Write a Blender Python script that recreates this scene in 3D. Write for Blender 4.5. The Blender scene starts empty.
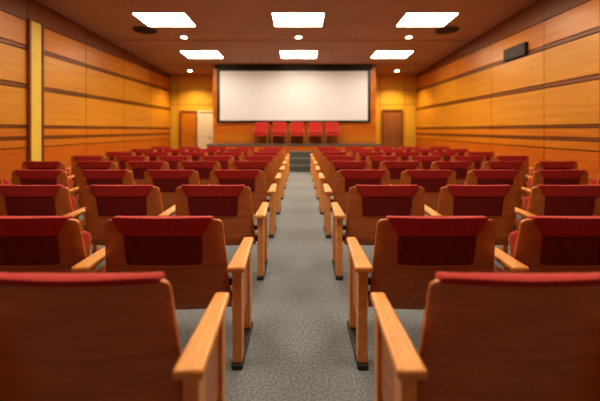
import bpy, bmesh, math, random
from mathutils import Vector, Matrix
random.seed(4)
S=bpy.context.scene
COL=S.collection
CAMZ=1.33; F=360.0
def H(d): return CAMZ+2.887-0.045*d      # ceiling height at distance d
XL,XR,YB,YF=-5.27,4.72,14.6,-2.6        # side walls, far wall, wall behind the camera

# ---------------------------------------------------------------- materials
def nt(name):
    m=bpy.data.materials.new(name); m.use_nodes=True
    n=m.node_tree.nodes; l=m.node_tree.links
    return m,n,l,n['Principled BSDF']
def wood(name,c1,c2,rough=0.4,scale=(0.6,0.6,14),nscale=3.0,coat=0.0,big=0.0):
    m,n,l,b=nt(name)
    tc=n.new('ShaderNodeTexCoord'); mp=n.new('ShaderNodeMapping'); mp.inputs['Scale'].default_value=scale
    no=n.new('ShaderNodeTexNoise'); no.inputs['Scale'].default_value=nscale; no.inputs['Detail'].default_value=7; no.inputs['Roughness'].default_value=.65
    no.inputs['Distortion'].default_value=.6
    cr=n.new('ShaderNodeValToRGB'); cr.color_ramp.elements[0].position=.3; cr.color_ramp.elements[1].position=.7
    cr.color_ramp.elements[0].color=(*c1,1); cr.color_ramp.elements[1].color=(*c2,1)
    l.new(tc.outputs['Object'],mp.inputs[0]); l.new(mp.outputs[0],no.inputs['Vector']); l.new(no.outputs['Fac'],cr.inputs[0])
    l.new(cr.outputs[0],b.inputs['Base Color'])
    b.inputs['Roughness'].default_value=rough
    b.inputs['Coat Weight'].default_value=coat; b.inputs['Coat Roughness'].default_value=.25
    return m
def plain(name,c,rough=.6,noise=0,nsc=200,metal=0,sheen=0):
    m,n,l,b=nt(name)
    b.inputs['Roughness'].default_value=rough; b.inputs['Metallic'].default_value=metal
    b.inputs['Sheen Weight'].default_value=sheen
    tc=n.new('ShaderNodeTexCoord'); no=n.new('ShaderNodeTexNoise'); no.inputs['Scale'].default_value=nsc; no.inputs['Detail'].default_value=3
    cr=n.new('ShaderNodeValToRGB'); cr.color_ramp.elements[0].position=.35; cr.color_ramp.elements[1].position=.65
    cr.color_ramp.elements[0].color=(*[x*(1-noise) for x in c],1); cr.color_ramp.elements[1].color=(*[min(1,x*(1+noise)) for x in c],1)
    l.new(tc.outputs['Object'],no.inputs['Vector']); l.new(no.outputs['Fac'],cr.inputs[0]); l.new(cr.outputs[0],b.inputs['Base Color'])
    if noise>0:
        bu=n.new('ShaderNodeBump'); bu.inputs['Strength'].default_value=.25; bu.inputs['Distance'].default_value=.01
        l.new(no.outputs['Fac'],bu.inputs['Height']); l.new(bu.outputs[0],b.inputs['Normal'])
    return m
def emit(name,c,s):
    m,n,l,b=nt(name)
    b.inputs['Base Color'].default_value=(*c,1); b.inputs['Emission Color'].default_value=(*c,1); b.inputs['Emission Strength'].default_value=s
    return m
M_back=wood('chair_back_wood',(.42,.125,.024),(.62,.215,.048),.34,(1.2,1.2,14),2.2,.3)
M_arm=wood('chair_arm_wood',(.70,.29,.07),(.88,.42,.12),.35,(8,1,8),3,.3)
M_red=plain('red_fabric',(.44,.024,.018),.8,.18,160,0,.1)
M_dred=plain('dark_red_fabric',(.20,.012,.010),.9,.2,160)
M_dark=plain('dark_metal',(.03,.025,.022),.45)
M_tan=wood('wall_wood_tan',(.50,.21,.013),(.64,.30,.026),.38,(.5,.5,9),1.3)
M_tan2=wood('wall_wood_amber',(.46,.15,.008),(.60,.225,.015),.38,(.5,.5,9),1.6)
M_or=wood('wall_wood_orange',(.44,.11,.006),(.58,.165,.010),.4,(.5,.5,10),2)
M_gap=plain('wall_shadow_gap',(.04,.013,.003),.8)
M_brown=wood('wall_wood_brown',(.17,.05,.007),(.25,.08,.011),.45,(.5,.5,8),2)
M_yel=plain('yellow_paint',(.64,.37,.028),.6,.03,3)
M_yel2=plain('painted_glow_yellow',(.75,.55,.09),.5,.03,3)  # pilaster colour, bright yellow in place of a glowing strip
M_ceil=plain('ceiling_paint',(.44,.275,.175),.75,.05,1.5)
M_ceil2=plain('ceiling_grid',(.33,.20,.125),.8)
M_carpet=plain('grey_carpet',(.20,.22,.24),.95,.34,75)
M_step=plain('dark_grey_carpet',(.09,.095,.10),.95,.3,90)
M_nose=plain('step_nosing',(.22,.22,.22),.6)
M_scr=plain('screen_white',(.70,.75,.81),.6)
M_black=plain('screen_black',(.010,.009,.009),.5)
M_lp=emit('light_panel_emission',(1,.87,.66),14.0)
M_dl=emit('downlight_emission',(1,.85,.62),14.0)
M_white=plain('white_trim',(.75,.7,.6),.5)
M_cream=plain('cream_door_paint',(.76,.70,.52),.5)
M_ddoor=wood('door_brown_wood',(.24,.085,.025),(.33,.13,.04),.4,(6,6,.8),2)
M_grille=plain('vent_grille',(.05,.035,.025),.6)

# ---------------------------------------------------------------- mesh helpers
class B:
    def __init__(s): s.bm=bmesh.new(); s.mats=[]
    def mi(s,m):
        if m not in s.mats: s.mats.append(m)
        return s.mats.index(m)
    def box(s,x0,x1,y0,y1,z0,z1,m,bev=0,seg=2):
        s.hexa([(x,y,z) for x in (x0,x1) for y in (y0,y1) for z in (z0,z1)],m,bev,seg)
    def hexa(s,pts,m,bev=0,seg=2):
        vs=[s.bm.verts.new(p) for p in pts]
        q=[(0,1,3,2),(4,6,7,5),(0,4,5,1),(2,3,7,6),(0,2,6,4),(1,5,7,3)]
        fs=[s.bm.faces.new([vs[i] for i in f]) for f in q]; k=s.mi(m)
        for f in fs: f.material_index=k
        if bev:
            es=list({e for f in fs for e in f.edges})
            r=bmesh.ops.bevel(s.bm,geom=es,offset=bev,segments=seg,affect='EDGES',profile=.5)
            for f in r['faces']: f.material_index=k; f.smooth=True
    def cyl(s,c,r,h,m,axis='Z',n=24,r2=None):
        k=s.mi(m); mat=Matrix.Translation(c)
        if axis=='X': mat=mat@Matrix.Rotation(math.pi/2,4,'Y')
        if axis=='Y': mat=mat@Matrix.Rotation(math.pi/2,4,'X')
        r_=bmesh.ops.create_cone(s.bm,cap_ends=True,segments=n,radius1=r,radius2=r if r2 is None else r2,depth=h,matrix=mat)
        for f in {f for v in r_['verts'] for f in v.link_faces}: f.material_index=k
    def shell(s,prof,yb,t,m,nx=12):
        k=s.mi(m); Bk=[];Fr=[]
        for z,hw in prof:
            rb=[];rf=[]
            for i in range(nx+1):
                u=-1+2*i/nx; x=u*hw
                y=yb(x,z)
                rb.append(s.bm.verts.new((x,y,z))); rf.append(s.bm.verts.new((x,y+t(u,z),z)))
            Bk.append(rb);Fr.append(rf)
        F_=[]
        for j in range(len(prof)-1):
            for i in range(nx):
                F_.append(s.bm.faces.new((Bk[j][i],Bk[j][i+1],Bk[j+1][i+1],Bk[j+1][i])))
                F_.append(s.bm.faces.new((Fr[j][i],Fr[j+1][i],Fr[j+1][i+1],Fr[j][i+1])))
            F_.append(s.bm.faces.new((Bk[j][0],Bk[j+1][0],Fr[j+1][0],Fr[j][0])))
            F_.append(s.bm.faces.new((Bk[j][nx],Fr[j][nx],Fr[j+1][nx],Bk[j+1][nx])))
        for i in range(nx):
            F_.append(s.bm.faces.new((Bk[0][i],Fr[0][i],Fr[0][i+1],Bk[0][i+1])))
            F_.append(s.bm.faces.new((Bk[-1][i],Bk[-1][i+1],Fr[-1][i+1],Fr[-1][i])))
        for f in F_: f.material_index=k; f.smooth=True
    def mesh(s,name):
        bmesh.ops.recalc_face_normals(s.bm,faces=s.bm.faces)
        me=bpy.data.meshes.new(name); s.bm.to_mesh(me); s.bm.free()
        for m in s.mats: me.materials.append(m)
        return me
    def obj(s,name,loc=(0,0,0)):
        me=s.mesh(name); o=bpy.data.objects.new(name,me); o.location=loc; COL.objects.link(o)
        return o

# ---------------------------------------------------------------- auditorium chair
ZT=.815
def prof(z0,z1,hwf,r,n=5,m=6):
    out=[]
    for i in range(m+1):
        z=z0+(z1-r-z0)*i/m; out.append((z,hwf(z)))
    for i in range(1,n+1):
        a=math.pi/2*i/n; z=z1-r+r*math.sin(a); out.append((z,hwf(z)-r*(1-math.cos(a))))
    return out
def hw(z): return .375-(z-.26)/.57*.036
def yb(x,z): return .10*(ZT-z)/.55+.28*x*x
def chair_mesh(name,armx,both,front=False):
    b=B()
    # moulded wooden shell
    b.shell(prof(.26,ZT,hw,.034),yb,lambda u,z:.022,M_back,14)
    # front upholstered cushion, just showing above the shell
    b.shell(prof(.42,ZT+.012,lambda z:hw(z)-.040,.035),lambda x,z:yb(x,z)+.020,lambda u,z:.05*(1-.6*abs(u)**4),M_red,14)
    if not front:
        # fabric folded over the top edge, tapering down into the back panel
        def hb(z):
            t=max(0,min(1,(z-.725)/(.10))); return .228+.06*t**.8
        b.shell(prof(.725,ZT+.016,hb,.012,4,7),lambda x,z:yb(x,z)-.009,lambda u,z:.05,M_red,14)
        b.shell([(.545,.200),(.552,.216),(.57,.222),(.71,.226),(.724,.223)],lambda x,z:yb(x,z)-.006,lambda u,z:.02,M_dred,10)
    else:
        b.shell(prof(ZT-.008,ZT+.016,lambda z:hw(z)-.028,.012,3,2),lambda x,z:yb(x,z)-.005,lambda u,z:.055,M_red,14)
    # tip-up seat (raised): cushion and wooden underside
    def slab(w,y0,y1,z0,z1,dy,m,bv):
        b.hexa([(-w,y0,z0),(-w,y1,z1),(-w,y0+dy,z0-.03),(-w,y1+dy,z1-.03),(w,y0,z0),(w,y1,z1),(w,y0+dy,z0-.03),(w,y1+dy,z1-.03)],m,bv,3)
    slab(.27,.15,.22,.37,.70,.075,M_red,.025)
    slab(.262,.225,.295,.345,.66,.02,M_back,.006)
    # cross beam
    b.box(-armx+.02,.383 if not both else .42,.20,.25,.27,.325,M_dark,.004,1)
    def arm(c):
        yn,yf=-.085,.43
        n=.050;f=.034
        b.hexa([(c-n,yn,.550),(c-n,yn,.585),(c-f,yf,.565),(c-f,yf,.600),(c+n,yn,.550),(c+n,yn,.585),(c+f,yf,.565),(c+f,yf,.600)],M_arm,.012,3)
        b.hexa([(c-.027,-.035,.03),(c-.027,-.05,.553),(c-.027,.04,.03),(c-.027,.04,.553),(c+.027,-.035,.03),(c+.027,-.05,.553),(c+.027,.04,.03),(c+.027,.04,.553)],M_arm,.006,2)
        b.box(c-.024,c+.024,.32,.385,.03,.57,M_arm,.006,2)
        b.box(c-.010,c+.010,.04,.32,.22,.50,M_back,0)
        b.box(c-.03,c+.03,-.05,.42,0,.03,M_dark,.005,1)
    arm(-armx)
    if both: arm(.425)
    b.box(-armx+.02,-.33,.12,.15,.40,.44,M_dark)
    b.box(.33,.383,.12,.15,.40,.44,M_dark)
    return b.mesh(name)
def mirror_mesh(me,name):
    m2=me.copy(); m2.name=name
    m2.transform(Matrix.Scale(-1,4,(1,0,0))); m2.flip_normals()
    return m2
V={}
for fr in (False,True):
    for key,(ax,bo) in {'aisle':(.44,False),'mid':(.42,False),'end':(.42,True)}.items():
        me=chair_mesh('chair_%s_%s'%(key,'front' if fr else 'std'),ax,bo,fr)
        V[(key,fr,1)]=me; V[(key,fr,-1)]=mirror_mesh(me,me.name+'_m')
rows=[1.20,2.04,3.23,4.48,5.72,6.95,8.18,9.42,10.66]
for ri,d in enumerate(rows):
    for side in (1,-1):
        for k in range(5):
            if ri==0 and k>2: continue
            key='aisle' if k==0 else ('end' if (k==4 or (ri==0 and k==2)) else 'mid')
            me=V[(key,ri==0,side)]
            o=bpy.data.objects.new('auditorium_chair',me)
            o.location=(side*(.79+.83*k),d,0); COL.objects.link(o)
            bv=o.modifiers.new('bevel','BEVEL'); bv.width=.004; bv.segments=1; bv.limit_method='ANGLE'; bv.angle_limit=math.radians(60)

# ---------------------------------------------------------------- room shell
b=B(); b.box(XL-.2,XR+.2,YF-.2,YB+.2,-.1,0,M_carpet); b.obj('floor')
b=B()
z0,z1=H(YF-.2),H(YB+.2)
b.hexa([(XL-.2,YF-.2,z0),(XL-.2,YF-.2,z0+.1),(XL-.2,YB+.2,z1),(XL-.2,YB+.2,z1+.1),(XR+.2,YF-.2,z0),(XR+.2,YF-.2,z0+.1),(XR+.2,YB+.2,z1),(XR+.2,YB+.2,z1+.1)],M_ceil)
b.obj('ceiling')
def side_wall(name,xw,sg,ya):
    b=B()
    def wx(a,c): return (min(xw+sg*a,xw+sg*c),max(xw+sg*a,xw+sg*c))
    zf,zb=H(YF)-.003,H(YB)-.003
    xa,xb=wx(-.12,0)
    b.hexa([(xa,YF,0),(xa,YF,zf),(xa,YB,0),(xa,YB,zb),(xb,YF,0),(xb,YF,zf),(xb,YB,0),(xb,YB,zb)],M_gap)
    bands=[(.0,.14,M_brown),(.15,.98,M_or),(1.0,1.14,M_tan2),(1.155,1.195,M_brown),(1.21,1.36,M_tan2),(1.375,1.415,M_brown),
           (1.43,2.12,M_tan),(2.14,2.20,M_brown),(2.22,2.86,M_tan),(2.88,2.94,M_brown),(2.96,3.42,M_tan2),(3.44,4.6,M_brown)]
    L=1.9
    for (a,c,m) in bands:
        y=YF+.02
        while y<YB-.02:
            y2=min(y+L,YB-.02)
            t0=min(c,H(y)-.004); t1=min(c,H(y2)-.004)
            if min(t0,t1)>a:
                xa,xb=wx(0,.03)
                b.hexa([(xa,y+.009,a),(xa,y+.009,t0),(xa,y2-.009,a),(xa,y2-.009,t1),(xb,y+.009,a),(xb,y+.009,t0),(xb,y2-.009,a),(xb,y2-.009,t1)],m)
            y=y2
    # pilaster with dark edges; its bright yellow is a lit column's glow put into colour
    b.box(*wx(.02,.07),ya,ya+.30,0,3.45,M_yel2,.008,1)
    b.box(*wx(.02,.09),ya-.05,ya,0,3.47,M_brown,.005,1)
    b.box(*wx(.02,.09),ya+.30,ya+.35,0,3.47,M_brown,.005,1)
    return b.obj(name)
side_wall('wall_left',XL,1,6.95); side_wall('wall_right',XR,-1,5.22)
for nm,x0,x1 in (('baseboard_left',XL+.03,XL+.05),('baseboard_right',XR-.05,XR-.03)):
    b=B(); b.box(x0,x1,YF+.02,YB-.02,0,.12,M_brown,.006,1); b.obj(nm)
b=B(); b.box(XL-.12,XR+.12,YF-.12,YF,0,4.25,M_tan2); b.obj('wall_rear')
b=B()
b.box(XL-.12,XR+.12,YB,YB+.12,0,H(YB),M_yel)
for x in (-4.95,-3.42,3.25,4.25):
    b.box(x-.008,x+.008,YB-.006,YB,0,H(YB)-.002,M_brown)
for z in (2.35,2.95):
    b.box(XL+.03,-3.1,YB-.006,YB,z,z+.014,M_brown)
    b.box(2.68,XR-.03,YB-.006,YB,z,z+.014,M_brown)
b.obj('wall_front')
def door(name,xc,w,h,m,fm):
    b=B(); y=YB
    b.box(xc-w/2,xc+w/2,y-.05,y-.008,.01,h,m,.004,1)
    for sx in (-1,1):
        b.box(min(xc+sx*w/2,xc+sx*(w/2+.06)),max(xc+sx*w/2,xc+sx*(w/2+.06)),y-.08,y-.007,0,h+.06,fm,.006,1)
    b.box(xc-w/2,xc+w/2,y-.08,y-.007,h,h+.06,fm,.006,1)
    for (a,c) in ((.2,.95),(1.08,h-.15)):
        b.box(xc-w/2+.12,xc+w/2-.12,y-.062,y-.05,a,c,m,.008,1)
    b.cyl((xc+w/2-.08,y-.09,1.02),.022,.05,M_dark,'Y',12); b.box(xc+w/2-.17,xc+w/2-.07,y-.125,y-.105,1.01,1.035,M_dark,.004,1)
    b.obj(name)
door('door_1',-4.50,.60,2.05,M_tan2,M_brown)
door('door_2',-3.80,.56,2.05,M_cream,M_white)
door('door_3',3.74,.72,2.10,M_ddoor,M_brown)

# screen bay (projecting feature wall)
BY=12.85; bx0,bx1=-3.10,2.70
b=B()
b.hexa([(x,y,z) for x in (bx0,bx1) for y,zz in ((BY,H(BY)-.004),(YB-.002,H(YB)-.006)) for z in (0,zz)],M_or)
h=.30;z=.0;k=0
while z<3.62:
    b.box(bx0,bx1,BY-.03,BY,z+.004,min(z+h-.004,H(BY)-.01),(M_tan2 if k%2 else M_or)); z+=h;k+=1
b.obj('wall_screen_bay')
b=B()
sx0,sx1,sz0,sz1=-2.84,2.40,1.67,3.42
b.box(sx0-.10,sx1+.10,BY-.09,BY-.032,sz0-.07,sz1+.13,M_black,.006,1)
b.box(sx0,sx1,BY-.096,BY-.088,sz0,sz1,M_scr)
b.box(sx0-.16,sx1+.16,BY-.20,BY-.032,sz1+.08,sz1+.19,M_black,.02,2)
b.cyl(((sx0+sx1)/2,BY-.10,sz0-.04),.02,sx1-sx0,M_black,'X',12)
b.obj('projection_screen')

# stage + steps
SZ=.85; SF=12.0
b=B()
b.box(bx0,bx1,SF,BY-.032,0,SZ-.04,M_or)
b.box(bx0-.02,bx1+.02,SF-.03,BY-.032,SZ-.04,SZ,M_step,.008,1)
b.obj('stage_platform')
b=B()
for i in range(3):
    zt=SZ*(i+1)/4
    b.box(-.36,.44,SF-.03-.2*(3-i),SF-.032-.2*(2-i),0,zt,M_step,.006,1)
    b.box(-.36,.44,SF-.034-.2*(3-i),SF-.02-.2*(3-i),zt-.02,zt+.004,M_nose)
b.obj('stage_steps')
def stage_chair():
    b=B(); w=.235
    for sx in (-1,1):
        for yy,zt in ((-.20,.36),(.20,.40)):
            b.box(sx*w-.02,sx*w+.02,yy-.02,yy+.02,0,zt,M_ddoor,.004,1)
        b.box(sx*w-.02,sx*w+.02,-.20,.22,.50,.53,M_back,.008,2)
        b.box(sx*w-.018,sx*w+.018,-.205,-.17,.35,.505,M_back,.004,1)
    b.box(-w-.01,w+.01,-.22,.20,.28,.37,M_red,.006,1)
    b.box(-w+.02,w-.02,-.23,.19,.365,.46,M_red,.03,3)
    b.hexa([(-w,.15,.36),(-w,.20,.76),(-w,.22,.36),(-w,.27,.76),(w,.15,.36),(w,.20,.76),(w,.22,.36),(w,.27,.76)],M_red,.025,3)
    return b.mesh('stage_chair')
sc=stage_chair()
for px in (261,279,297,315,332):
    o=bpy.data.objects.new('stage_chair',sc); o.location=((px-300)/F*12.4,12.42,SZ); COL.objects.link(o)

# ---------------------------------------------------------------- ceiling fixtures
tilt=math.atan(-.045)
def place(o,x,d): o.location=(x,d,H(d)); o.rotation_euler=(tilt,0,0)
def panel(x,d):
    b=B(); w,l=.56,.43
    b.box(-w,w,-l,l,-.012,-.002,M_lp)
    for a in ((-w-.02,w+.02,-l-.02,-l),(-w-.02,w+.02,l,l+.02),(-w-.02,-w,-l,l),(w,w+.02,-l,l)):
        b.box(*a,-.018,-.001,M_ceil2)
    o=b.obj('ceiling_light_panel'); place(o,x,d)
for d in (8.2,11.3,5.0,1.6):
    for x in (-3.06,-.04,2.87):
        if d==1.6:
            if abs(x)<1: continue
            x*=.5
        panel(x,d)
def downlight(x,d,e=60):
    b=B(); b.cyl((0,0,-.008),.10,.014,M_white); b.cyl((0,0,-.014),.075,.012,M_dl)
    o=b.obj('recessed_downlight'); place(o,x,d)
    L=bpy.data.lights.new('downlight_lamp','SPOT'); L.energy=e; L.color=(1,.78,.45); L.spot_size=math.radians(125); L.spot_blend=.8; L.shadow_soft_size=.06
    lo=bpy.data.objects.new('lamp',L); COL.objects.link(lo); lo.parent=o; lo.location=(0,0,-.05)
for x in (-3.06,-.04,2.87): downlight(x,9.5,110)
downlight(-4.2,13.75,170); downlight(3.7,13.75,170)  # extra downlights added to make the far corner walls glow
def vent(x,d):
    b=B(); b.cyl((0,0,-.01),.28,.02,M_grille,n=32)
    for r in (.24,.19,.13,.07): b.cyl((0,0,-.022),r,.012,M_dark if int(r*100)%2 else M_grille,n=28)
    o=b.obj('ceiling_vent'); place(o,x,d)
vent(-3.85,8.94); vent(3.65,8.94)
b=B()
for d in (6.6,9.8,12.7):
    b.box(XL+.04,XR-.04,d-.02,d+.02,H(d)-.012,H(d)+.002,M_ceil2)
b.obj('ceiling_seam')
b=B()
xw=XR-.032
b.box(xw-.06,xw,7.4,8.2,2.88,3.15,M_black,.01,1)
b.box(xw-.07,xw-.06,7.44,8.16,2.92,3.11,M_grille)
b.obj('wall_speaker')

# ---------------------------------------------------------------- world, camera
w=bpy.data.worlds.new('World'); S.world=w; w.use_nodes=True
w.node_tree.nodes['Background'].inputs[0].default_value=(1,.8,.6,1); w.node_tree.nodes['Background'].inputs[1].default_value=.05
cam=bpy.data.cameras.new('camera'); co=bpy.data.objects.new('camera',cam); COL.objects.link(co); S.camera=co
co.location=(0,0,CAMZ); co.rotation_euler=(math.pi/2,0,0)
cam.sensor_width=36; cam.lens=36*F/600; cam.shift_y=-70.5/600; cam.clip_start=.02
cam.dof.use_dof=True; cam.dof.focus_distance=2.6; cam.dof.aperture_fstop=1.0
S.view_settings.view_transform='Standard'
try: S.view_settings.look='Medium High Contrast'
except Exception as e: print('look',e)
S.view_settings.exposure=.5
